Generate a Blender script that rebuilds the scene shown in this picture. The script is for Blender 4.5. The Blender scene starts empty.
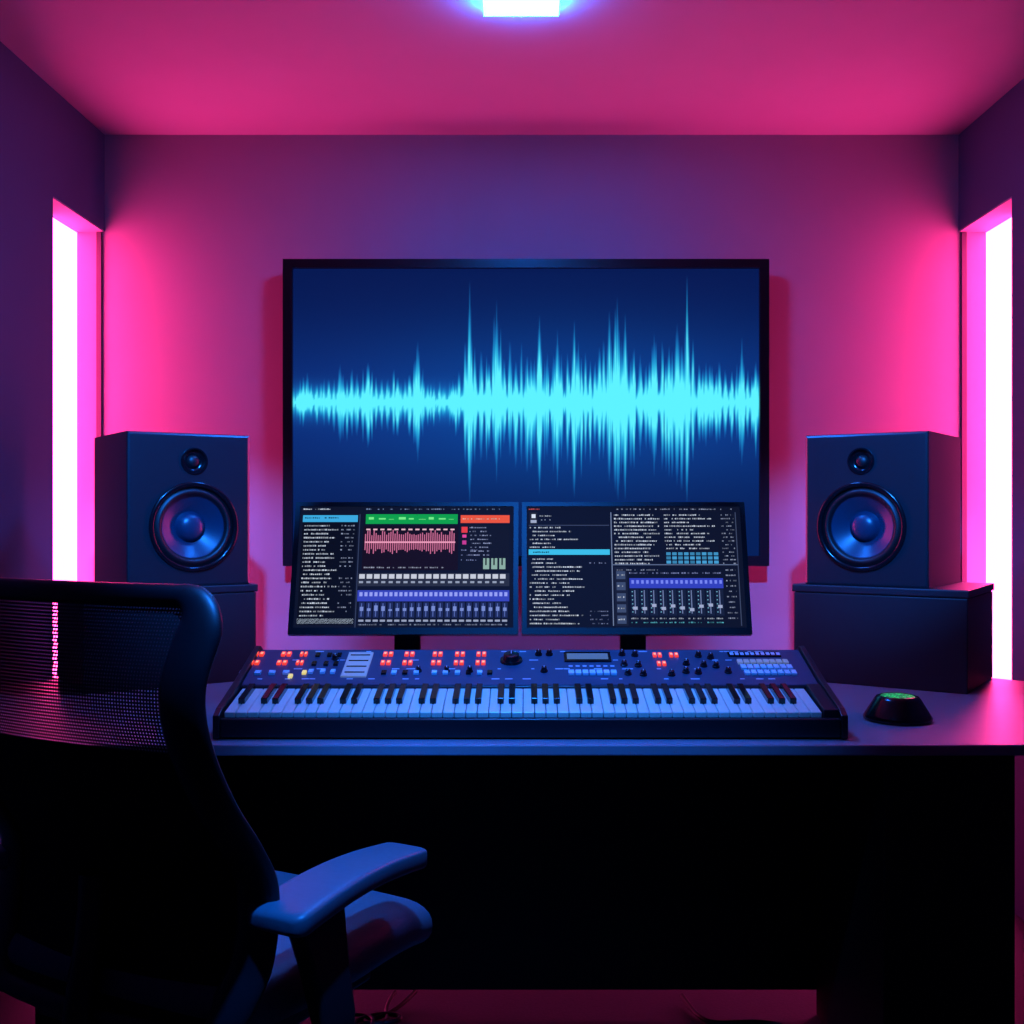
import bpy, bmesh, math, random
from mathutils import Vector, Matrix
random.seed(7)
scene = bpy.context.scene
try:
    scene.view_settings.view_transform = 'Standard'
    scene.view_settings.look = 'None'
except Exception as e:
    print(e)

# ------------------------------------------------------------------ helpers
def s2l(c):
    out = []
    for v in c[:3]:
        v = v / 255.0
        out.append(v / 12.92 if v <= 0.04045 else ((v + 0.055) / 1.055) ** 2.4)
    return tuple(out)

def mat(name, rgb, rough=0.5, metal=0.0, emit=None, estr=0.0, noise=0.0, nscale=40, bump=0.0, spec=0.5):
    m = bpy.data.materials.new(name)
    m.use_nodes = True
    nt = m.node_tree
    b = nt.nodes['Principled BSDF']
    col = (*rgb, 1)
    b.inputs['Base Color'].default_value = col
    b.inputs['Roughness'].default_value = rough
    b.inputs['Metallic'].default_value = metal
    b.inputs['Specular IOR Level'].default_value = spec
    if emit is not None:
        b.inputs['Emission Color'].default_value = (*emit, 1)
        b.inputs['Emission Strength'].default_value = estr
    if noise > 0 or bump > 0:
        tc = nt.nodes.new('ShaderNodeTexCoord')
        nz = nt.nodes.new('ShaderNodeTexNoise')
        nz.inputs['Scale'].default_value = nscale
        nz.inputs['Detail'].default_value = 4
        nt.links.new(tc.outputs['Object'], nz.inputs['Vector'])
        if noise > 0:
            r = nt.nodes.new('ShaderNodeValToRGB')
            r.color_ramp.elements[0].color = (*[max(0, c * (1 - noise)) for c in rgb], 1)
            r.color_ramp.elements[1].color = (*[min(1, c * (1 + noise)) for c in rgb], 1)
            nt.links.new(nz.outputs['Fac'], r.inputs['Fac'])
            nt.links.new(r.outputs['Color'], b.inputs['Base Color'])
        if bump > 0:
            bp = nt.nodes.new('ShaderNodeBump')
            bp.inputs['Strength'].default_value = bump
            bp.inputs['Distance'].default_value = 0.002
            nt.links.new(nz.outputs['Fac'], bp.inputs['Height'])
            nt.links.new(bp.outputs['Normal'], b.inputs['Normal'])
    return m

def emis(name, rgb, strength):
    m = bpy.data.materials.new(name)
    m.use_nodes = True
    nt = m.node_tree
    nt.nodes.clear()
    o = nt.nodes.new('ShaderNodeOutputMaterial')
    e = nt.nodes.new('ShaderNodeEmission')
    e.inputs['Color'].default_value = (*rgb, 1)
    e.inputs['Strength'].default_value = strength
    nt.links.new(e.outputs[0], o.inputs[0])
    return m

def screen_material(name, strength=1.0):
    m = bpy.data.materials.new(name)
    m.use_nodes = True
    nt = m.node_tree
    b = nt.nodes['Principled BSDF']
    b.inputs['Base Color'].default_value = (0.002, 0.002, 0.003, 1)
    b.inputs['Roughness'].default_value = 0.6
    b.inputs['Specular IOR Level'].default_value = 0.03
    a = nt.nodes.new('ShaderNodeAttribute')
    a.attribute_name = 'Col'
    nt.links.new(a.outputs['Color'], b.inputs['Emission Color'])
    b.inputs['Emission Strength'].default_value = strength
    return m

def empty(name, loc=(0, 0, 0), rz=0.0):
    e = bpy.data.objects.new(name, None)
    e.empty_display_size = 0.1
    e.location = loc
    e.rotation_euler = (0, 0, rz)
    scene.collection.objects.link(e)
    return e

def finish(name, bm, mats, parent=None, smooth=None, bevel=0, seg=2, loc=None, rot=None, recalc=True):
    if recalc:
        bmesh.ops.recalc_face_normals(bm, faces=bm.faces)
    me = bpy.data.meshes.new(name)
    bm.to_mesh(me)
    bm.free()
    for m in (mats if isinstance(mats, (list, tuple)) else [mats]):
        me.materials.append(m)
    if smooth is not None:
        for p in me.polygons:
            p.use_smooth = True
        me.set_sharp_from_angle(angle=math.radians(smooth))
    ob = bpy.data.objects.new(name, me)
    scene.collection.objects.link(ob)
    if parent:
        ob.parent = parent
    if loc:
        ob.location = loc
    if rot:
        ob.rotation_euler = rot
    if bevel:
        md = ob.modifiers.new('bevel', 'BEVEL')
        md.width = bevel
        md.segments = seg
        md.limit_method = 'ANGLE'
        md.angle_limit = math.radians(40)
    return ob

def addbox(bm, x0, x1, y0, y1, z0, z1, mi=0, M=None):
    vs = [Vector((x, y, z)) for x in (x0, x1) for y in (y0, y1) for z in (z0, z1)]
    if M is not None:
        vs = [M @ v for v in vs]
    v = [bm.verts.new(p) for p in vs]
    for idx in ((0, 1, 3, 2), (4, 6, 7, 5), (0, 4, 5, 1), (2, 3, 7, 6), (0, 2, 6, 4), (1, 5, 7, 3)):
        f = bm.faces.new([v[i] for i in idx])
        f.material_index = mi

def box(name, x0, x1, y0, y1, z0, z1, m, parent=None, bevel=0, seg=2, loc=None, rot=None):
    bm = bmesh.new()
    addbox(bm, x0, x1, y0, y1, z0, z1)
    return finish(name, bm, m, parent, bevel=bevel, seg=seg, loc=loc, rot=rot)

def addprism(bm, poly, z0, z1, mi=0):
    a = [bm.verts.new((x, y, z0)) for x, y in poly]
    b = [bm.verts.new((x, y, z1)) for x, y in poly]
    n = len(poly)
    for f in [bm.faces.new(a[::-1]), bm.faces.new(b)] + [bm.faces.new((a[i], a[(i + 1) % n], b[(i + 1) % n], b[i])) for i in range(n)]:
        f.material_index = mi

def lathe(bm, prof, M, n=48, mis=None, capend=True):
    rings = []
    for r, h in prof:
        if r < 1e-6:
            rings.append([bm.verts.new(M @ Vector((0, 0, h)))])
        else:
            rings.append([bm.verts.new(M @ Vector((r * math.cos(2 * math.pi * i / n), r * math.sin(2 * math.pi * i / n), h))) for i in range(n)])
    for k in range(len(rings) - 1):
        a, b = rings[k], rings[k + 1]
        mi = mis[k] if mis else 0
        for i in range(n):
            j = (i + 1) % n
            if len(a) == 1 and len(b) > 1:
                f = bm.faces.new((a[0], b[i], b[j]))
            elif len(b) == 1 and len(a) > 1:
                f = bm.faces.new((a[i], a[j], b[0]))
            elif len(a) > 1:
                f = bm.faces.new((a[i], a[j], b[j], b[i]))
            f.material_index = mi

def tube(name, pts, rad, m, parent=None, cyclic=False):
    cu = bpy.data.curves.new(name, 'CURVE')
    cu.dimensions = '3D'
    sp = cu.splines.new('NURBS')
    sp.points.add(len(pts) - 1)
    for i, p in enumerate(pts):
        sp.points[i].co = (*p, 1)
    sp.use_endpoint_u = True
    sp.order_u = 4
    sp.use_cyclic_u = cyclic
    cu.bevel_depth = rad
    cu.bevel_resolution = 3
    cu.resolution_u = 8
    ob = bpy.data.objects.new(name, cu)
    cu.materials.append(m)
    scene.collection.objects.link(ob)
    if parent:
        ob.parent = parent
    return ob

# ------------------------------------------------------------------ materials
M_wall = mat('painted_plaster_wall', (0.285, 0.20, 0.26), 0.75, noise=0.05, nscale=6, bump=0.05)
M_wside = mat('shade_tinted_side_wall', (0.038, 0.055, 0.11), 0.75, noise=0.05, nscale=6, bump=0.05)  # shade painted in: dark blue stands for the dim light on these walls
M_ceil = mat('painted_ceiling', (0.44, 0.34, 0.43), 0.8, noise=0.04, nscale=5)
M_floor = mat('dark_carpet_floor', (0.045, 0.040, 0.06), 0.8, noise=0.3, nscale=120, bump=0.4)
M_black = mat('black_plastic', (0.006, 0.006, 0.009), 0.35, noise=0.1)
M_gloss = mat('black_gloss', (0.004, 0.004, 0.006), 0.18)
M_casing = mat('monitor_casing', (0.004, 0.004, 0.006), 0.4, spec=0.3)
M_speaker = mat('speaker_satin_black', (0.008, 0.013, 0.018), 0.30, noise=0.12, nscale=60, spec=0.8)
M_rubber = mat('rubber_surround', (0.004, 0.004, 0.006), 0.45)
M_cone = mat('speaker_cone', (0.005, 0.03, 0.06), 0.34)
M_riser = mat('riser_laminate', (0.009, 0.012, 0.017), 0.40, noise=0.1, spec=0.6)
M_desktop = mat('desktop_laminate', (0.27, 0.20, 0.25), 0.40, noise=0.05, nscale=20)
M_deskbody = mat('desk_body_black', (0.003, 0.003, 0.005), 0.6, noise=0.2, spec=0.25)
M_trim = mat('dark_metal_trim', (0.05, 0.03, 0.05), 0.5, metal=0.3)
M_pink = emis('pink_led_emission', (25.0, 1.0, 6.8), 1.0)
M_pink2 = emis('pink_added_soft_emission', (3.5, 0.16, 1.0), 1.0)  # glow of the added forward panel in the niche
M_blue = emis('blue_lamp_emission', (1.0, 34.0, 190.0), 1.0)
M_screen = screen_material('screen_display', 1.0)

# ------------------------------------------------------------------ room
XL, XR, YB, YR, H = -1.479, 1.525, 3.87, -1.3, 2.577
ND, NY, NZ0, NZ1 = 0.095, 3.447, 0.12, 2.24
T = 0.1
box('floor', XL - 0.3, XR + 0.3, YR - T, YB + T, -0.1, 0, M_floor)
box('ceiling', XL - 0.3, XR + 0.3, YR - T, YB + T, H, H + 0.1, M_ceil)
box('wall_back', XL - 0.3, XR + 0.3, YB, YB + T, 0, H, M_wall)
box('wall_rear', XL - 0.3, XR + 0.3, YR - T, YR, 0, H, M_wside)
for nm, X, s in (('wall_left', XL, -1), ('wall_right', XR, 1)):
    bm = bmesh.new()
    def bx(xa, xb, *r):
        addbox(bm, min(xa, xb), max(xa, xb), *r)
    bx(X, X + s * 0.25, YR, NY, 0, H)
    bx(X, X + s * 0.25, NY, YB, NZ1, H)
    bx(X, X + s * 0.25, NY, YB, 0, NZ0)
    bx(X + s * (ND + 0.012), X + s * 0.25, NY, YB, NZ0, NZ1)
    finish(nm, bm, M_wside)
    bm = bmesh.new()
    xa, xb = sorted((X + s * 0.0005, X + s * ND))
    addbox(bm, xa, xb, NY + 0.0, YB, NZ1 - 0.006, NZ1 - 0.0005)
    finish('trim_niche', bm, M_wall)
    e = empty('led_strip_light', (X + s * ND, 0, 0))
    for nm2, ya, yb_, mm_ in (('diffuser', 3.63, YB - 0.004, M_pink), ('added_soft_panel', NY + 0.01, 3.63, M_pink2)):  # unseen dimmer forward panel added to shape pink falloff and tint speaker sides
        bm = bmesh.new()
        xa, xb = sorted((0, s * 0.010))
        addbox(bm, xa, xb, ya, yb_, NZ0 + 0.004, NZ1 - 0.008)
        finish(nm2, bm, mm_, e)
    bm = bmesh.new()
    x1, x2 = sorted((-s * (ND - 0.025), -s * (ND - 0.008)))
    addbox(bm, x1, x2, YB - 0.012, YB - 0.001, NZ0 + 0.004, NZ1 - 0.008)
    finish('frame_rail', bm, M_trim, e)
box('baseboard_back', XL, XR, YB - 0.012, YB, 0, 0.08, M_trim)

# ceiling light
M_house = mat('lamp_housing', (0.3, 0.3, 0.35), 0.4)
cl = empty('ceiling_light', (-0.01, 2.775, H))
box('housing', -0.090, 0.090, -0.110, 0.110, -0.008, -0.0005, M_house, cl)
box('diffuser', -0.098, 0.098, -0.115, 0.115, -0.024, -0.008, M_blue, cl)

# added out-of-frame track: invented blue spots to brighten speakers, keys and chair
tk = empty('added_fill_track', (0, 1.15, H))
box('rail', -0.75, 0.75, -0.017, 0.017, -0.030, -0.0005, M_black, tk)
def head(x, target, power, half, blend, size=0.03):
    p = Vector((x, 0, -0.11))
    world = p + Vector((0, 1.15, H))
    d = (Vector(target) - world).normalized()
    q = d.to_track_quat('-Z', 'Y')
    bm = bmesh.new()
    M = Matrix.Translation(p) @ q.to_matrix().to_4x4()
    lathe(bm, [(0, 0.06), (0.030, 0.06), (0.036, 0.05), (0.036, -0.055), (0.032, -0.055), (0.031, 0.0), (0, 0.0)], M, 32)
    addbox(bm, x - 0.005, x + 0.005, -0.005, 0.005, -0.11, -0.028)
    finish('added_spot_head', bm, M_black, tk, smooth=40)
    L = bpy.data.lights.new('added_spot_lamp', 'SPOT')
    L.energy = power
    L.color = (0.012, 0.20, 1.0)
    L.spot_size = 2 * half
    L.spot_blend = blend
    L.shadow_soft_size = size
    o = bpy.data.objects.new('added_spot_lamp', L)
    o.location = p + d * 0.062
    o.rotation_euler = q.to_euler()
    o.parent = tk
    scene.collection.objects.link(o)
head(-0.42, (-0.93, 3.0, 1.33), 620, math.radians(12), 0.7)
head(0.42, (0.95, 3.0, 1.33), 620, math.radians(12), 0.7)
head(0.0, (0.01, 2.48, 0.87), 270, math.radians(22), 0.9)
head(-0.20, (-0.27, 1.80, 0.62), 330, math.radians(16), 0.9)

# ------------------------------------------------------------------ television
tv = empty('television', (0.0035, 3.75, 1.5895))
W2, H2 = 0.8295, 0.5235
bm = bmesh.new()
bz, bb = 0.032, 0.034
addbox(bm, -W2, -W2 + bz, 0, 0.05, -H2, H2)
addbox(bm, W2 - bz, W2, 0, 0.05, -H2, H2)
addbox(bm, -W2 + bz, W2 - bz, 0, 0.05, H2 - 0.03, H2)
addbox(bm, -W2 + bz, W2 - bz, 0, 0.05, -H2, -H2 + bb)
addbox(bm, -W2 + bz, W2 - bz, 0.02, 0.05, -H2 + bb, H2 - 0.03)
addbox(bm, -0.55, 0.55, 0.05, 0.075, -0.35, 0.3)
finish('casing', bm, mat('tv_bezel', (0.004, 0.004, 0.007), 0.28), tv)
box('wall_bracket', -0.22, 0.22, 0.07, 0.12, -0.2, 0.2, M_black, tv)
cx0, cx1, ry0, ry1 = 293, 760, 268, 556
KEY = [(293,24,24),(300,30,26),(310,32,28),(325,30,32),(340,40,44),(355,36,48),(368,44,48),(380,40,42),(392,40,40),(405,32,36),(412,48,50),(418,64,60),(424,46,48),(430,28,36),(445,26,30),(455,34,34),(462,46,56),(467,84,84),(470,130,110),(474,78,92),(480,58,74),(488,68,70),(497,104,80),(503,68,70),(510,70,78),(525,70,86),(533,64,74),(540,92,98),(546,58,74),(550,50,64),(558,78,90),(565,62,74),(575,86,100),(582,74,82),(590,52,70),(600,70,64),(610,94,86),(618,110,104),(626,90,98),(635,64,70),(645,58,64),(655,70,74),(668,74,78),(678,84,88),(688,124,110),(694,80,86),(700,58,70),(712,52,58),(722,48,52),(735,42,44),(743,64,62),(750,42,52),(757,44,56),(760,32,38)]
def env(x, k):
    for a, b in zip(KEY, KEY[1:]):
        if a[0] <= x <= b[0]:
            t = (x - a[0]) / (b[0] - a[0])
            return a[k] * (1 - t) + b[k] * t
    return 20
peaks = (340, 368, 418, 470, 497, 540, 558, 575, 610, 618, 626, 655, 678, 688, 743, 757)
spikes = []
xs = 290.0
while xs < 765:
    spikes.append((xs, random.uniform(0.62, 1.05), random.uniform(0.62, 1.05), random.uniform(1.5, 2.6)))
    xs += random.uniform(2.4, 6.5)
spikes += [(p, 1.0, 1.0, 3.2) for p in peaks]
def spk(x, k):
    v = 0.24
    for s in spikes:
        d = abs(x - s[0])
        if d < s[3]:
            v = max(v, 0.24 + (s[k] - 0.24) * (1 - d / s[3]) ** 0.6)
    return v
NX, NYr = 467, 190
cols = []
for i in range(NX + 1):
    x = cx0 + (cx1 - cx0) * i / NX
    cols.append((env(x, 1) * spk(x, 1) * random.uniform(.92, 1.03), env(x, 2) * spk(x, 2) * random.uniform(.92, 1.03), random.uniform(0.6, 1.0)))
verts, colr, faces = [], [], []
sw, sh = W2 - bz, (2 * H2 - 0.03 - bb)
z0 = -H2 + bb
for j in range(NYr + 1):
    y = ry1 + (ry0 - ry1) * j / NYr
    for i in range(NX + 1):
        x = cx0 + (cx1 - cx0) * i / NX
        verts.append((-sw + 2 * sw * i / NX, 0.0185, z0 + sh * j / NYr))
        g = math.exp(-((y - 408) / 75.0) ** 2)
        gx = math.exp(-((x - 570) / 210.0) ** 2)
        tp = max(0, (y - 268) / 288.0)
        bg = (0.002 + 0.002 * g, 0.009 + 0.004 * tp + 0.050 * g * (0.25 + 0.75 * gx), 0.080 + 0.01 * tp + 0.24 * g * (0.4 + 0.6 * gx))
        u, d, br = cols[i]
        dy = 402 - y
        ext = u if dy > 0 else d
        a = abs(dy) / max(ext, 1)
        I = min(1, max(0.0, 1 - a) ** 0.85 * br * 1.9)
        core = math.exp(-(dy / max(14.0, 0.22 * env(x, 1))) ** 2)
        I = min(1, max(I, core * (0.65 + 0.35 * br) * min(1, ext / 8)))
        c = (0.012 + 0.10 * I ** 5, 0.20 + 0.70 * I ** 2, 0.66 + 0.38 * I)
        colr.extend([bg[k] * (1 - I) + c[k] * I for k in range(3)] + [1.0])
for j in range(NYr):
    for i in range(NX):
        a = j * (NX + 1) + i
        faces.append((a, a + 1, a + NX + 2, a + NX + 1))
me = bpy.data.meshes.new('screen')
me.from_pydata(verts, [], faces)
at = me.color_attributes.new('Col', 'FLOAT_COLOR', 'POINT')
at.data.foreach_set('color', colr)
me.materials.append(M_screen)
so = bpy.data.objects.new('screen', me)
scene.collection.objects.link(so)
so.parent = tv

# ------------------------------------------------------------------ desk
DZ = 0.784
desk = empty('desk', (0, 0, 0))
bm = bmesh.new()
x0, x1 = XL + 0.004, XR - 0.004
addprism(bm, [(x0, 2.2), (x1, 2.2), (x1, 2.90), (1.02, 3.36), (-1.02, 3.36), (x0, 2.90)], DZ - 0.022, DZ)
finish('top', bm, M_desktop, desk, bevel=0.003)
box('modesty_panel', -0.965, 0.965, 2.74, 2.76, 0.06, DZ - 0.022, M_deskbody, desk)
box('pedestal_1', 0.725, 0.992, 2.225, 2.74, 0.0, DZ - 0.022, M_deskbody, desk, bevel=0.003)
box('pedestal_2', -0.992, -0.725, 2.225, 2.74, 0.0, DZ - 0.022, M_deskbody, desk, bevel=0.003)

# ------------------------------------------------------------------ risers + speakers
RT = 1.05
def riser(sx):
    TOE = math.radians(33)
    w, d, h = 0.465, 0.345, RT - DZ
    Bx, By = 1.130, 2.80
    cx, cy = Bx - w / 2 * math.cos(TOE), By + w / 2 * math.sin(TOE)
    e = empty('speaker_riser', (sx * cx, cy, DZ), -TOE * sx)
    box('body', -w / 2 + 0.004, w / 2 - 0.004, 0.004, d, 0, h - 0.022, M_riser, e, bevel=0.003)
    box('top_board', -w / 2, w / 2, 0, d + 0.002, h - 0.020, h, M_riser, e, bevel=0.003)
    box('shadow_gap', -w / 2 + 0.008, w / 2 - 0.008, 0.008, d - 0.004, h - 0.0225, h - 0.0195, M_black, e)

def speaker(sx):
    TOE = math.radians(35)
    w, d, h = 0.333, 0.345, 0.412
    Bx, By = (1.050 if sx > 0 else 1.036), 2.865
    cx, cy = Bx - w / 2 * math.cos(TOE), By + w / 2 * math.sin(TOE)
    e = empty('studio_speaker', (sx * cx, cy, RT), -TOE * sx)
    bm = bmesh.new()
    i = 0.007
    X0, X1, Z0, Z1 = -w / 2 + i, w / 2 - i, i, h - i
    zs = 0.290
    ox = -sx * 0.010
    def plate(xa, xb, za, zb, cz, r):
        cxx = ox
        angs = [2 * math.pi * k / 64 for k in range(64)]
        for (px, pz) in ((xa, za), (xb, za), (xb, zb), (xa, zb)):
            angs.append(math.atan2(pz - cz, px - cxx) % (2 * math.pi))
        angs = sorted(set(round(a, 6) for a in angs))
        inn, out = [], []
        for a in angs:
            c, s = math.cos(a), math.sin(a)
            t = min([((xb if c > 0 else xa) - cxx) / c if abs(c) > 1e-6 else 9, ((zb if s > 0 else za) - cz) / s if abs(s) > 1e-6 else 9])
            inn.append(bm.verts.new((cxx + r * c, 0, cz + r * s)))
            out.append(bm.verts.new((cxx + t * c, 0, cz + t * s)))
        n = len(angs)
        for k in range(n):
            j = (k + 1) % n
            bm.faces.new((inn[k], inn[j], out[j], out[k]))
    plate(X0, X1, Z0, zs, 0.160, 0.121)
    plate(X0, X1, zs, Z1, 0.337, 0.036)
    rings = []
    for (ins, y) in ((i, 0), (i * 0.3, i * 0.3), (0, i), (0, d - i), (i, d)):
        rings.append([bm.verts.new((x, y, z)) for x, z in ((-w / 2 + ins, ins), (w / 2 - ins, ins), (w / 2 - ins, h - ins), (-w / 2 + ins, h - ins))])
    for a, b in zip(rings, rings[1:]):
        for k in range(4):
            j = (k + 1) % 4
            bm.faces.new((a[k], a[j], b[j], b[k]))
    bm.faces.new(rings[-1])
    bmesh.ops.remove_doubles(bm, verts=bm.verts, dist=1e-5)
    finish('cabinet', bm, M_speaker, e)
    def MM(cz):
        return Matrix.Translation((ox, 0, cz)) @ Matrix.Rotation(-math.pi / 2, 4, 'X')
    bm = bmesh.new()
    prof = [(0.122, 0.002), (0.121, -0.004), (0.118, -0.006), (0.111, -0.006), (0.108, -0.002), (0.107, 0.006),
            (0.104, 0.004), (0.099, -0.001), (0.093, -0.002), (0.088, 0.002), (0.085, 0.010),
            (0.082, 0.012), (0.06, 0.026), (0.042, 0.036), (0.040, 0.034), (0.037, 0.026), (0.030, 0.019), (0.020, 0.0145), (0.010, 0.0125), (0, 0.012)]
    mis = [0] * 5 + [1] * 5 + [2] * 9
    lathe(bm, prof, MM(0.160), 64, mis)
    finish('woofer', bm, [M_gloss, M_rubber, M_cone], e, smooth=60)
    bm = bmesh.new()
    prof = [(0.037, 0.001), (0.036, -0.003), (0.032, -0.003), (0.029, 0.004), (0.022, 0.010), (0.018, 0.010), (0.015, 0.004), (0.008, 0.001), (0, 0)]
    lathe(bm, prof, MM(0.337), 40, [0] * 5 + [1] * 3)
    finish('tweeter', bm, [M_gloss, M_rubber], e, smooth=60)
for sx in (-1, 1):
    riser(sx)
    speaker(sx)

# ------------------------------------------------------------------ computer monitors
MW, MH, MB = 0.562, 0.338, 0.011
class UI:
    def __init__(s, ox, oy, w, h):
        s.ox, s.oy, s.w, s.h = ox, oy, w, h
        s.W, s.H = MW - 2.2 * MB, MH - 2.5 * MB
        s.v, s.f, s.c = [], [], []
    def rect(s, x0, y0, x1, y1, c, layer=1, k=1.0):
        x0, x1 = max(x0, s.ox), min(x1, s.ox + s.w)
        y0, y1 = max(y0, s.oy), min(y1, s.oy + s.h)
        if x1 <= x0 or y1 <= y0:
            return
        a = len(s.v)
        col = [q * k for q in s2l(c)] + [1.0]
        for (x, y) in ((x0, y1), (x1, y1), (x1, y0), (x0, y0)):
            s.v.append((((x - s.ox) / s.w - 0.5) * s.W, -0.00025 * layer, (1 - (y - s.oy) / s.h) * s.H))
            s.c += col
        s.f.append((a, a + 1, a + 2, a + 3))
    def text(s, x0, y, x1, c, h=1.4, dens=0.8, layer=2):
        x = x0
        while x < x1:
            w = random.uniform(0.6, 2.0)
            if random.random() < dens:
                s.rect(x, y + random.uniform(0, .5), min(x + w, x1), y + h, c, layer, random.uniform(0.25, 0.9))
            x += w + random.uniform(0.3, 0.8)
    def build(s, parent, loc, rot):
        me = bpy.data.meshes.new('screen')
        me.from_pydata(s.v, [], s.f)
        at = me.color_attributes.new('Col', 'FLOAT_COLOR', 'POINT')
        at.data.foreach_set('color', s.c)
        me.materials.append(M_screen)
        o = bpy.data.objects.new('screen', me)
        scene.collection.objects.link(o)
        o.parent = parent
        o.location = loc
        o.rotation_euler = rot

def monitor(cx, ui):
    e = empty('computer_monitor', (cx, 2.68, DZ))
    W, Hh, b = MW, MH, MB
    tilt = math.radians(-17)
    zb = 0.952 - DZ
    R = (tilt, 0, 0)
    bm = bmesh.new()
    addbox(bm, -W / 2, -W / 2 + b * 1.1, 0, 0.022, 0, Hh)
    addbox(bm, W / 2 - b * 1.1, W / 2, 0, 0.022, 0, Hh)
    addbox(bm, -W / 2 + b * 1.1, W / 2 - b * 1.1, 0, 0.022, Hh - b, Hh)
    addbox(bm, -W / 2 + b * 1.1, W / 2 - b * 1.1, 0, 0.022, 0, b * 1.5)
    addbox(bm, -W / 2 + b * 1.1, W / 2 - b * 1.1, 0.004, 0.022, b * 1.5, Hh - b)
    addbox(bm, -W / 2 + 0.08, W / 2 - 0.08, 0.022, 0.042, 0.06, Hh - 0.06)
    finish('casing', bm, M_casing, e, loc=(0, 0, zb), rot=R)
    off = Matrix.Rotation(tilt, 3, 'X') @ Vector((0, 0.0032, b * 1.5))
    ui.build(e, (0, off.y, zb + off.z), R)
    bm = bmesh.new()
    addbox(bm, -0.033, 0.033, 0.100, 0.125, 0.008, 0.30)
    addbox(bm, -0.05, 0.05, 0.075, 0.11, 0.26, 0.34)
    addprism(bm, [(-0.13, 0.04), (0.13, 0.04), (0.13, 0.19), (0.10, 0.21), (-0.10, 0.21), (-0.13, 0.19)], 0, 0.010)
    finish('stand', bm, M_casing, e, bevel=0.002)

WHT = (215, 225, 245)
u = UI(300, 506, 214, 122)
u.rect(300, 506, 514, 628, (14, 20, 42), 0)
u.text(303, 508, 330, WHT); u.text(366, 508, 500, (120, 140, 180), dens=.5)
u.rect(303, 515, 358, 522, (60, 170, 225)); u.text(305, 517, 340, (10, 30, 60))
u.rect(303, 523, 358, 625, (10, 14, 30))
y = 525
while y < 618:
    u.text(305, y, random.uniform(325, 340), WHT, 1.6, .9)
    if random.random() < .8: u.text(342, y, 355, (150, 160, 190), 1.5, .7)
    y += 4.1
u.rect(303, 619, 358, 624, (170, 185, 205))
u.rect(359.5, 514, 360.5, 628, (50, 60, 90))
u.rect(366, 514, 458, 524, (15, 160, 75)); 
for i in range(9): u.rect(369 + i * 10, 517 + (i % 3), 374 + i * 10 + (i % 2) * 2, 519.5, (120, 240, 140), 2)
u.rect(461, 515, 510, 523, (235, 85, 60)); u.text(463, 518, 500, (255, 200, 180))
u.rect(364, 526, 459, 571, (22, 14, 30))
x = 366
while x < 456:
    a = random.uniform(7, 13); u.rect(x, 543 - a, x + 1.0, 543 + a * .9, (205, 110, 150), 2); x += 2.1
u.rect(366, 542, 456, 543.5, (240, 160, 190), 3)
for x in range(367, 456, 7): u.rect(x, 529, x + 4, 530.5, (240, 190, 205), 3)
u.rect(461, 525, 510, 572, (18, 22, 40))
u.rect(462, 527, 468, 533, (230, 60, 70), 2); u.rect(463, 535, 467, 538, (230, 70, 160), 2); u.rect(463, 541, 467, 545, (200, 60, 150), 2)
for i in range(8): u.text(471 if i > 1 else 470, 527 + i * 4, random.uniform(482, 496), (150, 160, 200), 1.4, .7)
for i in range(3): u.rect(484 + i * 8, 559, 490 + i * 8, 570, (140, 175, 165), 2); u.rect(486 + i * 8, 559, 487.5 + i * 8, 566, (30, 40, 40), 3)
for i in range(3): u.text(462, 550 + i * 5, 480, (130, 140, 190), 1.4, .6)
u.text(366, 567.5, 445, (170, 175, 200), 1.5, .7)
u.rect(361, 574, 510, 587, (40, 46, 66))
for i in range(20): 
    u.rect(362 + i * 7.3, 575, 367.5 + i * 7.3, 579.5, (200, 205, 220), 2); u.rect(362 + i * 7.3, 582, 366 + i * 7.3, 584, (150, 160, 185), 2)
u.rect(361, 591, 510, 602, (55, 70, 190))
for i in range(30): u.rect(363 + i * 4.9, 593, 366 + i * 4.9, 597, (150, 160, 245), 2)
for i in range(21):
    xx = 363 + i * 7
    u.rect(xx, 603, xx + 5.4, 618, (30, 42, 90)); u.rect(xx + 2, 604, xx + 3, 617, (80, 100, 170), 2)
    u.rect(xx + 1, 606 + random.uniform(0, 4), xx + 4.4, 611.5, (120, 140, 210), 3)
    u.rect(xx, 620, xx + 5, 622, (150, 160, 190), 2); 
u.text(363, 624, 508, (140, 150, 180), 1.5, .7)
monitor((403 - 525) / 410, u)
u = UI(527, 506, 218, 122)
u.rect(527, 506, 745, 628, (14, 20, 42), 0)
u.text(529, 508, 540, (220, 90, 90)); u.text(615, 508, 740, (150, 160, 190), dens=.6)
u.rect(530, 512, 538, 524, (30, 34, 50)); u.rect(532, 514, 536, 518, WHT, 2); u.rect(531, 520, 537, 523, (160, 170, 200), 2)
u.text(540, 515, 552, WHT); u.text(540, 519, 552, (150, 160, 190))
y = 527
while y < 626:
    if not 548 < y < 556:
        u.text(530 + (3 if random.random() < .5 else 0), y, random.uniform(552, 588), WHT, 1.5, .85)
        if random.random() < .25: u.text(590, y, 608, (120, 130, 170), 1.4, .6)
    y += 4.0
u.rect(529, 550, 611, 555.5, (60, 190, 235)); u.text(531, 552, 552, (10, 40, 70), 1.5)
u.rect(612.5, 512, 613.5, 626, (110, 125, 160)); u.rect(529, 525, 611, 525.8, (60, 70, 100))
u.rect(612.5, 565, 740, 566, (90, 105, 140)); u.rect(739.5, 512, 740.5, 626, (60, 70, 100))
y = 514
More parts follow.
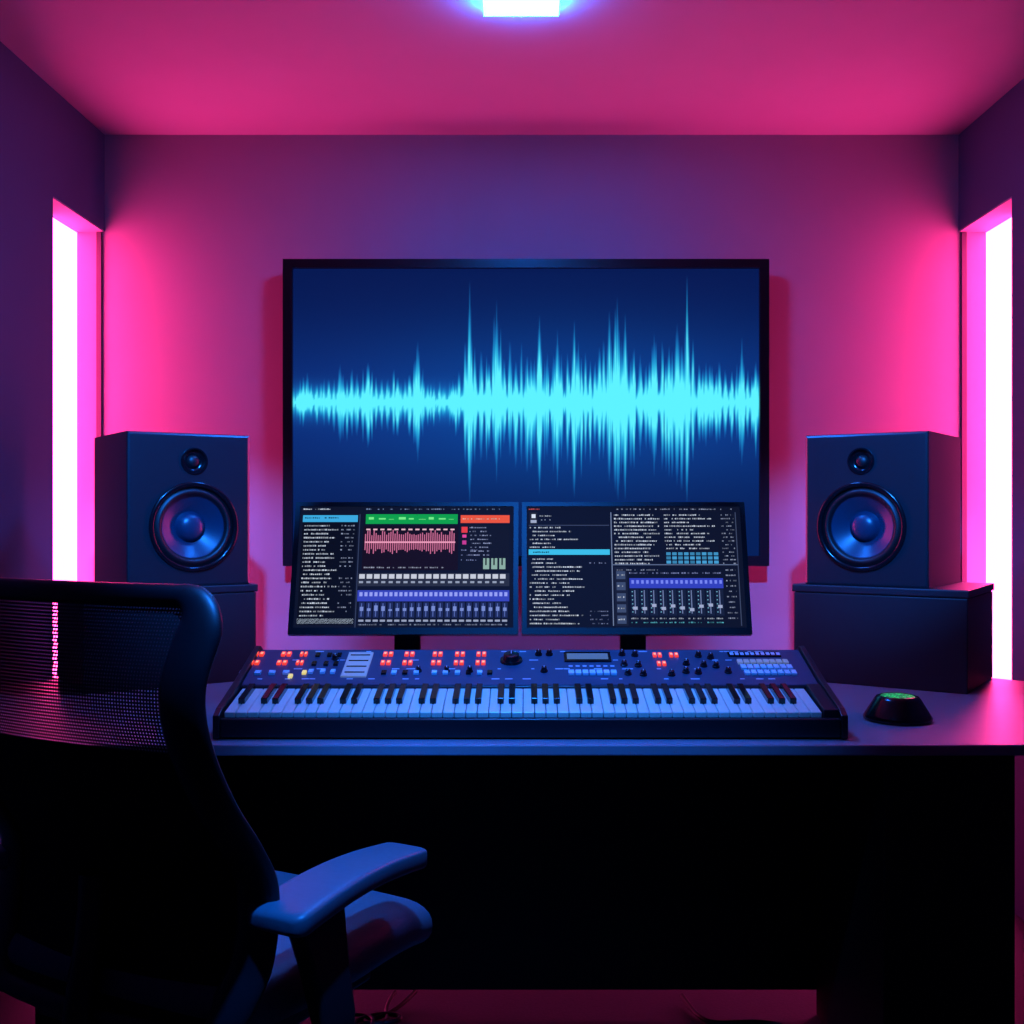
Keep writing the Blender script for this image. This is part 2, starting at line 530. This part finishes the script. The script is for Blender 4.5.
while y < 564:
    u.text(616, y, random.uniform(650, 664), WHT, 1.6, .9)
    if y < 550: u.text(667, y, random.uniform(690, 722), WHT, 1.5, .8); 
    u.text(725, y, 738, (150, 160, 190), 1.4, .6)
    y += 3.8
for i in range(9):
    for j in range(3): u.rect(668 + i * 6, 553 + j * 4.2, 672.5 + i * 6, 556 + j * 4.2, (70, 160, 215), 2, random.uniform(.5, 1))
u.text(616, 570, 660, (150, 160, 190), dens=.6); u.rect(615, 568, 628, 626, (24, 30, 52))
for i in range(5): u.rect(617, 572 + i * 11, 626, 580 + i * 11, (60, 75, 110), 2); u.text(618, 575 + i * 11, 625, WHT, 1.5, layer=3)
for i in range(9): u.text(630 + i * 10.5, 573, 638 + i * 10.5, (130, 140, 190), 1.6, .8)
u.rect(630, 579, 724, 589, (50, 65, 190))
for i in range(19): u.rect(632 + i * 4.9, 581, 634.5 + i * 4.9, 584.5, (120, 135, 245), 2)
for i in range(10):
    xx = 631 + i * 9.4
    u.rect(xx, 590, xx + 8, 616, (22, 32, 60)); u.rect(xx + 3.6, 591, xx + 4.6, 614, (110, 125, 170), 2)
    for k in range(6): u.rect(xx + 1, 592 + k * 4, xx + 2.2, 593 + k * 4, (110, 170, 200), 2)
    yy = random.uniform(604, 609); u.rect(xx + 2, yy, xx + 6.4, yy + 3, (160, 170, 205), 3)
    u.text(xx, 618, xx + 7, (170, 180, 200), 1.5, .9); u.text(xx, 622, xx + 7, (90, 180, 200), 1.4, .7)
for i in range(10): u.text(727, 570 + i * 5.3, 737, (150, 160, 190), 1.5, .7)
monitor((637 - 525) / 410, u)

# ------------------------------------------------------------------ synthesizer
sy = empty('synthesizer_keyboard', (0, 0, 0))
SX0, SX1 = -0.638, 0.660
M_synth = mat('synth_body', (0.008, 0.009, 0.014), 0.35)
M_panel = mat('synth_panel_blue_lit_metal', (0.012, 0.07, 0.13), 0.38, metal=0.25, noise=0.1, nscale=30)  # blue lamp light is put into the base colour
def prism_x(bm, prof, xa, xb, mi=0):
    a = [bm.verts.new((xa, y, z)) for y, z in prof]
    b = [bm.verts.new((xb, y, z)) for y, z in prof]
    n = len(prof)
    for f in [bm.faces.new(a), bm.faces.new(b[::-1])] + [bm.faces.new((a[i], b[i], b[(i + 1) % n], a[(i + 1) % n])) for i in range(n)]:
        f.material_index = mi
bm = bmesh.new()
prism_x(bm, [(2.25, DZ + .004), (2.25, 0.826), (2.262, 0.828), (2.266, 0.815), (2.41, 0.84), (2.41, 0.868), (2.60, 0.924), (2.615, 0.918), (2.615, DZ + .004)], SX0 + 0.014, SX1 - 0.014)
for xa, xb in ((SX0, SX0 + 0.014), (SX1 - 0.014, SX1)):
    prism_x(bm, [(2.245, DZ + .002), (2.245, 0.834), (2.27, 0.846), (2.41, 0.880), (2.60, 0.934), (2.62, 0.925), (2.62, DZ + .002)], xa, xb)
prism_x(bm, [(2.262, 0.80), (2.262, 0.843), (2.41, 0.874), (2.41, 0.80)], SX1 - 0.045, SX1 - 0.014)
for fx in (-0.55, 0.55):
    for fy in (2.28, 2.56):
        addbox(bm, fx - 0.02, fx + 0.02, fy - 0.015, fy + 0.015, DZ, DZ + 0.006)
finish('body', bm, M_synth, sy, bevel=0.002)
sl = math.atan2(0.056, 0.19)
PM = Matrix.Translation((0, 2.41, 0.868)) @ Matrix.Rotation(sl, 4, 'X')
PL = math.hypot(0.056, 0.19)
bm = bmesh.new()
addbox(bm, SX0 + 0.016, SX1 - 0.016, 0.004, PL - 0.004, 0.0, 0.002, 0, PM)
finish('control_panel', bm, M_panel, sy)
nW = 52
kx0, kx1 = SX0 + 0.018, SX1 - 0.048
kp = (kx1 - kx0) / nW
ks = math.atan2(0.026, 0.146)
KM = Matrix.Translation((0, 2.266, 0.826)) @ Matrix.Rotation(ks, 4, 'X')
bm = bmesh.new()
for i in range(nW):
    addbox(bm, kx0 + i * kp + 0.0008, kx0 + (i + 1) * kp - 0.0008, 0, 0.147, 0.0, 0.012, 0, KM)
finish('white_keys', bm, mat('ivory_keys', (0.88, 0.72, 0.62), 0.3), sy, bevel=0.0012, seg=1)
bm = bmesh.new()
for i in range(nW - 1):
    if (i % 7) in (0, 2, 3, 5, 6):
        x = kx0 + (i + 1) * kp
        addbox(bm, x - 0.0068, x + 0.0068, 0.050, 0.147, 0.010, 0.024, 0, KM)
finish('black_keys', bm, M_gloss, sy, bevel=0.0015, seg=2)
def P(px, py):
    return (px - 527) / 442.0, (691 - py) / 41.0 * PL
M_red = mat('red_led_button', (0.4, 0.02, 0.02), 0.4, emit=(1.0, 0.06, 0.03), estr=0.9)
M_grey = mat('grey_pad', (0.35, 0.38, 0.36), 0.5, emit=(0.3, 0.33, 0.3), estr=0.25)
M_white = mat('white_button', (0.7, 0.75, 0.85), 0.4)
M_lcd = mat('lcd', (0.02, 0.05, 0.1), 0.2, emit=(0.25, 0.5, 0.8), estr=0.25)
M_yel = mat('amber_led', (0.5, 0.4, 0.1), 0.4, emit=(0.9, 0.7, 0.2), estr=0.8)
M_redhot = mat('red_led_core', (0.5, 0.1, 0.1), 0.4, emit=(1.0, 0.32, 0.18), estr=1.5)
ctl = bmesh.new()
def btn(px, py, w, h, mi, ht=0.005):
    x, v = P(px, py)
    addbox(ctl, x - w / 884, x + w / 884, v - h / 2 / 41 * PL, v + h / 2 / 41 * PL, 0.002, 0.002 + ht, mi, PM)
def redbtn(px, py, w):
    for dx in (-w / 4 - .4, w / 4 + .4):
        btn(px + dx, py, w / 2 - 0.9, 3.8, 0)
        btn(px + dx, py, w / 4, 1.8, 6, 0.0055)
def knob(px, py, r, ht=0.012, mi=5):
    x, v = P(px, py)
    M = PM @ Matrix.Translation((x, v, 0.002))
    lathe(ctl, [(r * 1.15, 0), (r * 1.1, ht * .3), (r * .85, ht * .35), (r * .78, ht * .95), (r * .65, ht), (0, ht)], M, 20, [mi] * 5)
    addbox(ctl, -0.0008, 0.0008, r * .1, r * .75, ht, ht + 0.0008, 2, M)
for x in (253, 281, 299):
    for y in (657, 667):
        redbtn(x, y, 10 if x < 290 else 7)
for x in (386, 408, 437, 460, 482):
    for y in (657, 667):
        redbtn(x, y, 10)
for x in (663, 680):
    redbtn(x, 658, 9)
redbtn(665, 668, 9)
for x in (247, 262, 276, 290):
    btn(x, 678, 6, 3, 2)
btn(308, 678, 4, 3, 4); btn(296, 682, 4, 3, 4)
for x in (314, 326, 336):
    for y in (658, 668, 677):
        btn(x, y, 4.5, 3.5, 2 if (x + y) % 2 else 5)
btn(358, 669, 25, 27, 1, 0.004)
for i in range(4):
    btn(358, 659 + i * 6.5, 20, 1, 5, 0.0048)
for x in (387, 397, 408, 419, 437, 448, 460, 471, 482, 492):
    btn(x, 678, 5, 3, 2 if x % 3 else 5)
for x in (421, 449, 472):
    knob(x, 676, 0.0065)
knob(513, 664, 0.023, 0.018)
for x, y in ((541, 657), (552, 657), (546, 676), (627, 657), (640, 658), (627, 669), (641, 670), (629, 679), (644, 680), (705, 659), (717, 661), (707, 670), (719, 671), (699, 678), (729, 677), (333, 662), (690, 668), (687, 677), (672, 680)):
    knob(x, y, 0.0075)
btn(591, 660, 48, 11, 5, 0.003); btn(591, 660, 42, 6.5, 3, 0.0036)
for i in range(7):
    btn(573 + i * 7, 678, 5.5, 4, 2)
    btn(573 + i * 7, 670, 4, 1.2, 2, 0.001)
btn(763, 657, 54, 5, 5, 0.003)
for i in range(10):
    btn(740 + i * 5.3, 657, 3.5, 2.6, 2, 0.004)
for j in range(3):
    for i in range(8):
        btn(745 + i * 6.6 + j * 1.2, 666 + j * 6, 5, 4, 2 if j else 1)
for i in range(60):
    x = random.uniform(250, 790)
    btn(x, random.choice((653, 663, 673, 684)), random.uniform(3, 9), 0.8, 2, 0.0004)
finish('controls', ctl, [M_red, M_grey, M_white, M_lcd, M_yel, M_gloss, M_redhot], sy, smooth=40)

# ------------------------------------------------------------------ control puck
pk = empty('control_puck', (0.835, 2.465, DZ))
bm = bmesh.new()
lathe(bm, [(0, 0), (0.068, 0), (0.074, 0.003), (0.075, 0.008), (0.071, 0.014), (0.050, 0.048), (0.046, 0.053), (0.040, 0.055), (0.037, 0.053)], Matrix.Identity(4), 64)
finish('body', bm, M_gloss, pk, smooth=50)
bm = bmesh.new()
lathe(bm, [(0.038, 0.052), (0.036, 0.0545), (0.03, 0.055), (0.0, 0.0555)], Matrix.Identity(4), 48)
gm = mat('green_glow_mesh', (0.0, 0.05, 0.02), 0.4, emit=(0.02, 0.9, 0.25), estr=1.0)
nt = gm.node_tree
tc = nt.nodes.new('ShaderNodeTexCoord'); vo = nt.nodes.new('ShaderNodeTexVoronoi'); vo.inputs['Scale'].default_value = 170
mr = nt.nodes.new('ShaderNodeMapRange'); mr.inputs['From Min'].default_value = 0.2; mr.inputs['From Max'].default_value = 0.55; mr.inputs['To Min'].default_value = 1.2; mr.inputs['To Max'].default_value = 0.08
nt.links.new(tc.outputs['Object'], vo.inputs['Vector']); nt.links.new(vo.outputs['Distance'], mr.inputs['Value']); nt.links.new(mr.outputs['Result'], nt.nodes['Principled BSDF'].inputs['Emission Strength'])
finish('glow_top', bm, gm, pk, smooth=50)

# ------------------------------------------------------------------ floor cables
cb = empty('power_cables', (0, 0, 0))
M_cable = mat('cable_rubber', (0.005, 0.005, 0.008), 0.5)
tube('cable_1', [(0.40, 2.80, 0.02), (0.42, 2.72, 0.006), (0.45, 2.66, 0.006), (0.56, 2.70, 0.006), (0.66, 2.66, 0.006), (0.68, 2.55, 0.006)], 0.006, M_cable, cb)
tube('cable_2', [(-0.28, 2.80, 0.03), (-0.33, 2.70, 0.006), (-0.42, 2.70, 0.006), (-0.36, 2.66, 0.006), (-0.28, 2.70, 0.010), (-0.36, 2.73, 0.012), (-0.45, 2.66, 0.006), (-0.40, 2.60, 0.006), (-0.32, 2.62, 0.006)], 0.006, M_cable, cb)
tube('cable_3', [(-0.33, 2.80, 0.03), (-0.36, 2.74, 0.006), (-0.31, 2.68, 0.012), (-0.40, 2.64, 0.006), (-0.46, 2.70, 0.006), (-0.40, 2.73, 0.012), (-0.34, 2.66, 0.016), (-0.42, 2.56, 0.006)], 0.005, M_cable, cb)

# ------------------------------------------------------------------ office chair
ch = empty('office_chair', (-0.525, 1.829, 0), math.radians(-28))
M_chair = mat('chair_black_plastic', (0.006, 0.008, 0.012), 0.42, noise=0.1)
M_arm = mat('armrest_pad', (0.045, 0.11, 0.15), 0.36, noise=0.08, nscale=80, bump=0.1)
M_seat = mat('seat_fabric', (0.04, 0.09, 0.12), 0.55, noise=0.2, nscale=200, bump=0.3)
PROF = [(0.50, -0.215, 0.250), (0.56, -0.195, 0.272), (0.62, -0.175, 0.287), (0.72, -0.168, 0.29), (0.783, -0.20, 0.29), (0.86, -0.255, 0.29), (0.95, -0.30, 0.29), (1.02, -0.31, 0.29), (1.09, -0.29, 0.297), (1.155, -0.262, 0.303)]
def prof(z):
    z = max(PROF[0][0], min(PROF[-1][0], z))
    for k in range(len(PROF) - 1):
        if PROF[k][0] <= z <= PROF[k + 1][0]:
            break
    p0 = PROF[max(k - 1, 0)]; p1 = PROF[k]; p2 = PROF[k + 1]; p3 = PROF[min(k + 2, len(PROF) - 1)]
    t = (z - p1[0]) / (p2[0] - p1[0])
    r = []
    for q in (1, 2):
        m1 = (p2[q] - p0[q]) / (p2[0] - p0[0]) * (p2[0] - p1[0])
        m2 = (p3[q] - p1[q]) / (p3[0] - p1[0]) * (p2[0] - p1[0])
        r.append((2*t**3-3*t*t+1)*p1[q] + (t**3-2*t*t+t)*m1 + (-2*t**3+3*t*t)*p2[q] + (t**3-t*t)*m2)
    return r
def surf(x, z):
    y, w = prof(z)
    return Vector((x, y - 0.035 * (1 - min(1, (x / 0.29) ** 2)), z))
def snorm(x, z):
    e = 1e-3
    a = surf(x + e, z) - surf(x - e, z)
    b = surf(x, z + e) - surf(x, z - e)
    return a.cross(b).normalized()
loop = []
z0c, z1c, r = 0.515, 1.138, 0.045
def hw(z): return prof(z)[1] - 0.03
for i in range(41):
    z = z0c + r + (z1c - r - z0c - r) * i / 40
    loop.append((hw(z), z, 1.0))
for i in range(1, 9):
    a = math.pi / 2 * i / 9
    loop.append((hw(z1c - r) - r + r * math.cos(a), z1c - r + r * math.sin(a), 1 - i / 9))
for i in range(21):
    loop.append(((hw(z1c - r) - r) * (1 - i / 10.0), z1c, 0.0))
right = loop[:49]
loop += [(-x, z, k) for x, z, k in right[::-1]]
for i in range(1, 9):
    a = math.pi / 2 * i / 9
    loop.append((-(hw(z0c + r) - r + r * math.cos(a)), z0c + r - r * math.sin(a), 1 - i / 9))
for i in range(21):
    loop.append((-(hw(z0c + r) - r) * (1 - i / 10.0), z0c, 0.0))
for i in range(8, 0, -1):
    a = math.pi / 2 * i / 9
    loop.append(((hw(z0c + r) - r + r * math.cos(a)), z0c + r - r * math.sin(a), 1 - i / 9))
bm = bmesh.new()
n = len(loop); ns = 16; rings = []
for i in range(n):
    x, z, k = loop[i]
    p = surf(x, z)
    q = surf(*loop[(i + 1) % n][:2]) - surf(*loop[(i - 1) % n][:2])
    Tt = q.normalized()
    N = snorm(x, z)
    B = Tt.cross(N).normalized()
    a = 0.016 + 0.018 * k
    b = 0.013
    rings.append([bm.verts.new(p + B * a * math.cos(t) + N * b * math.sin(t)) for t in [2 * math.pi * j / ns for j in range(ns)]])
for i in range(n):
    A, Bq = rings[i], rings[(i + 1) % n]
    for j in range(ns):
        bm.faces.new((A[j], A[(j + 1) % ns], Bq[(j + 1) % ns], Bq[j]))
finish('back_frame', bm, M_chair, ch, smooth=80)
mm = bpy.data.materials.new('chair_mesh_fabric')
mm.use_nodes = True
nt = mm.node_tree
bs = nt.nodes['Principled BSDF']
bs.inputs['Base Color'].default_value = (0.006, 0.006, 0.009, 1)
bs.inputs['Roughness'].default_value = 0.6
uv = nt.nodes.new('ShaderNodeUVMap'); sp = nt.nodes.new('ShaderNodeSeparateXYZ')
nt.links.new(uv.outputs[0], sp.inputs[0])
def mth(op, a, b=None, val=None):
    nd = nt.nodes.new('ShaderNodeMath'); nd.operation = op
    nt.links.new(a, nd.inputs[0])
    if b is not None: nt.links.new(b, nd.inputs[1])
    if val is not None: nd.inputs[1].default_value = val
    return nd.outputs[0]
K = math.pi / 0.0048
sx_ = mth('ABSOLUTE', mth('SINE', mth('MULTIPLY', sp.outputs['X'], val=K)))
sy_ = mth('ABSOLUTE', mth('SINE', mth('MULTIPLY', sp.outputs['Y'], val=K)))
hole = mth('GREATER_THAN', mth('MULTIPLY', sx_, sy_), val=0.70)
tr = nt.nodes.new('ShaderNodeBsdfTransparent'); mx = nt.nodes.new('ShaderNodeMixShader')
nt.links.new(hole, mx.inputs[0]); nt.links.new(bs.outputs[0], mx.inputs[1]); nt.links.new(tr.outputs[0], mx.inputs[2])
nt.links.new(mx.outputs[0], nt.nodes['Material Output'].inputs[0])
M_backpad = mat('chair_back_padding', (0.004, 0.004, 0.007), 0.8, noise=0.2, nscale=150, spec=0.2)
bm = bmesh.new()
uvl = bm.loops.layers.uv.new('UVMap')
gx, gz = 24, 60
G = []
for j in range(gz + 1):
    z = z0c + (z1c - z0c) * j / gz
    h_ = hw(z)
    if z > z1c - r: h_ = hw(z1c - r) - r + math.sqrt(max(0, r * r - (z - z1c + r) ** 2))
    if z < z0c + r: h_ = hw(z0c + r) - r + math.sqrt(max(0, r * r - (z0c + r - z) ** 2))
    G.append([(bm.verts.new(surf(h_ * (2 * i / gx - 1), z)), (h_ * (2 * i / gx - 1), z)) for i in range(gx + 1)])
for j in range(gz):
    for i in range(gx):
        q = [G[j][i], G[j][i + 1], G[j + 1][i + 1], G[j + 1][i]]
        f = bm.faces.new([v[0] for v in q])
        f.material_index = 1 if j / gz < 0.66 else 0
        for lp, v in zip(f.loops, q):
            lp[uvl].uv = v[1]
finish('back_mesh', bm, [mm, M_backpad], ch, smooth=80)
tube('spine_bar', [(0, -0.02, 0.42), (0, -0.18, 0.41), (0, -0.27, 0.44), (0, -0.265, 0.54), (0, -0.235, 0.64), (0, -0.235, 0.72)], 0.022, M_chair, ch)
bm = bmesh.new()
nx = ny = 28
bmv = {}
SHW, SHD, SHT, SZ = 0.302, 0.264, 0.050, 0.550
for side in (0, 1):
    for i in range(nx + 1):
        for j in range(ny + 1):
            a = math.sin(math.pi / 2 * (2 * i / nx - 1)); b = math.sin(math.pi / 2 * (2 * j / ny - 1))
            x = a * math.sqrt(1 - b * b / 2 * 0.40); y = b * math.sqrt(1 - a * a / 2 * 0.40)
            e = max(abs(a), abs(b))
            hgt = SHT * (max(0, 1 - e ** 7)) ** 0.45
            z = SZ + (hgt if side else -hgt) - 0.012 * (1 - a * a) * (1 - b * b) * side
            if b > 0.2: z -= 0.028 * ((b - 0.2) / 0.8) ** 2
            bmv[side, i, j] = bm.verts.new((x * SHW, y * SHD + 0.028, z))
for side in (0, 1):
    for i in range(nx):
        for j in range(ny):
            bm.faces.new([bmv[side, i, j], bmv[side, i + 1, j], bmv[side, i + 1, j + 1], bmv[side, i, j + 1]])
bmesh.ops.remove_doubles(bm, verts=bm.verts, dist=1e-5)
finish('seat', bm, M_seat, ch, smooth=85)
bm = bmesh.new()
addbox(bm, -0.20, 0.20, -0.18, 0.18, 0.445, 0.504)
addbox(bm, -0.08, 0.08, -0.12, 0.12, 0.39, 0.446)
for s in (-1, 1):
    xa, xb = sorted((s * 0.10, s * 0.325)); addbox(bm, xa, xb, -0.13, -0.06, 0.425, 0.448)
finish('seat_mechanism', bm, M_chair, ch, bevel=0.006, seg=3)
for s in (-1, 1):
    bm = bmesh.new()
    nseg = 40; ring = []
    for i in range(nseg + 1):
        t = 0.5 - 0.5 * math.cos(math.pi * i / nseg)
        y = -0.200 + 0.362 * t
        q = abs(2 * t - 1)
        endf = math.sqrt(max(0, 1 - ((q - 0.88) / 0.12) ** 2)) if q > 0.88 else 1
        wv = (0.054 - 0.012 * t) * (0.6 + 0.4 * endf)
        hv = 0.018 * (0.4 + 0.6 * endf)
        cx_ = s * (0.306 - 0.014 * t)
        cz_ = 0.684 + 0.014 * math.sin(t * math.pi) - 0.004 * t
        rr = []
        for k in range(32):
            a = 2 * math.pi * k / 32
            c_, s_ = math.cos(a), math.sin(a)
            rr.append(bm.verts.new((cx_ + wv * math.copysign(abs(c_) ** 0.35, c_), y, cz_ + hv * math.copysign(abs(s_) ** 0.4, s_))))
        ring.append(rr)
    for A, Bq in zip(ring, ring[1:]):
        for k in range(32):
            bm.faces.new((A[k], A[(k + 1) % 32], Bq[(k + 1) % 32], Bq[k]))
    bm.faces.new(ring[0]); bm.faces.new(ring[-1])
    finish('armrest_pad', bm, M_arm, ch, smooth=50)
    bm = bmesh.new()
    pts = [(0.305, -0.105, 0.675, 0.055), (0.318, -0.10, 0.60, 0.042), (0.332, -0.095, 0.52, 0.036), (0.328, -0.095, 0.46, 0.036), (0.30, -0.095, 0.43, 0.036)]
    rr = []
    for x, y, z, hwid in pts:
        rr.append([bm.verts.new((s * (x + dx), y + dy, z)) for dx, dy in ((-.016, -hwid), (.016, -hwid), (.016, hwid), (-.016, hwid))])
    for A, Bq in zip(rr, rr[1:]):
        for k in range(4):
            bm.faces.new((A[k], A[(k + 1) % 4], Bq[(k + 1) % 4], Bq[k]))
    bm.faces.new(rr[0]); bm.faces.new(rr[-1])
    finish('armrest_post', bm, M_chair, ch, bevel=0.008, seg=3, smooth=50)
bm = bmesh.new()
lathe(bm, [(0, 0.075), (0.04, 0.075), (0.04, 0.13), (0.028, 0.14), (0.028, 0.26), (0.016, 0.262), (0.016, 0.40), (0, 0.40)], Matrix.Identity(4), 32)
for k in range(5):
    Mx = Matrix.Rotation(2 * math.pi * k / 5 + 0.3, 4, 'Z')
    vs = []
    for x, w, za, zb in ((0.02, 0.035, 0.075, 0.125), (0.30, 0.018, 0.065, 0.090)):
        vs.append([bm.verts.new(Mx @ Vector((x, y, z))) for y, z in ((-w, za), (w, za), (w * .7, zb), (-w * .7, zb))])
    for q in range(4):
        bm.faces.new((vs[0][q], vs[0][(q + 1) % 4], vs[1][(q + 1) % 4], vs[1][q]))
    bm.faces.new(vs[0]); bm.faces.new(vs[1])
    for oy in (-0.014, 0.014):
        Wm = Mx @ Matrix.Translation((0.285, oy, 0.03)) @ Matrix.Rotation(math.pi / 2, 4, 'X')
        lathe(bm, [(0, -0.010), (0.026, -0.010), (0.030, -0.006), (0.030, 0.006), (0.026, 0.010), (0, 0.010)], Wm, 24)
    addbox(bm, 0.277, 0.293, -0.006, 0.006, 0.03, 0.075, 0, Mx)
finish('swivel_base', bm, M_chair, ch, smooth=35)

# ------------------------------------------------------------------ world & camera
w = bpy.data.worlds.new('world')
scene.world = w
w.use_nodes = True
w.node_tree.nodes['Background'].inputs[0].default_value = (0.02, 0.03, 0.1, 1)
w.node_tree.nodes['Background'].inputs[1].default_value = 0.1
cam = bpy.data.cameras.new('camera')
cam.sensor_width = 36
cam.lens = 36 * 1100 / 1024
cam.shift_x = -13 / 1024
cam.clip_start = 0.02
co = bpy.data.objects.new('camera', cam)
co.location = (0, 0, 1.25)
co.rotation_euler = (math.pi / 2, 0, 0)
scene.collection.objects.link(co)
scene.camera = co
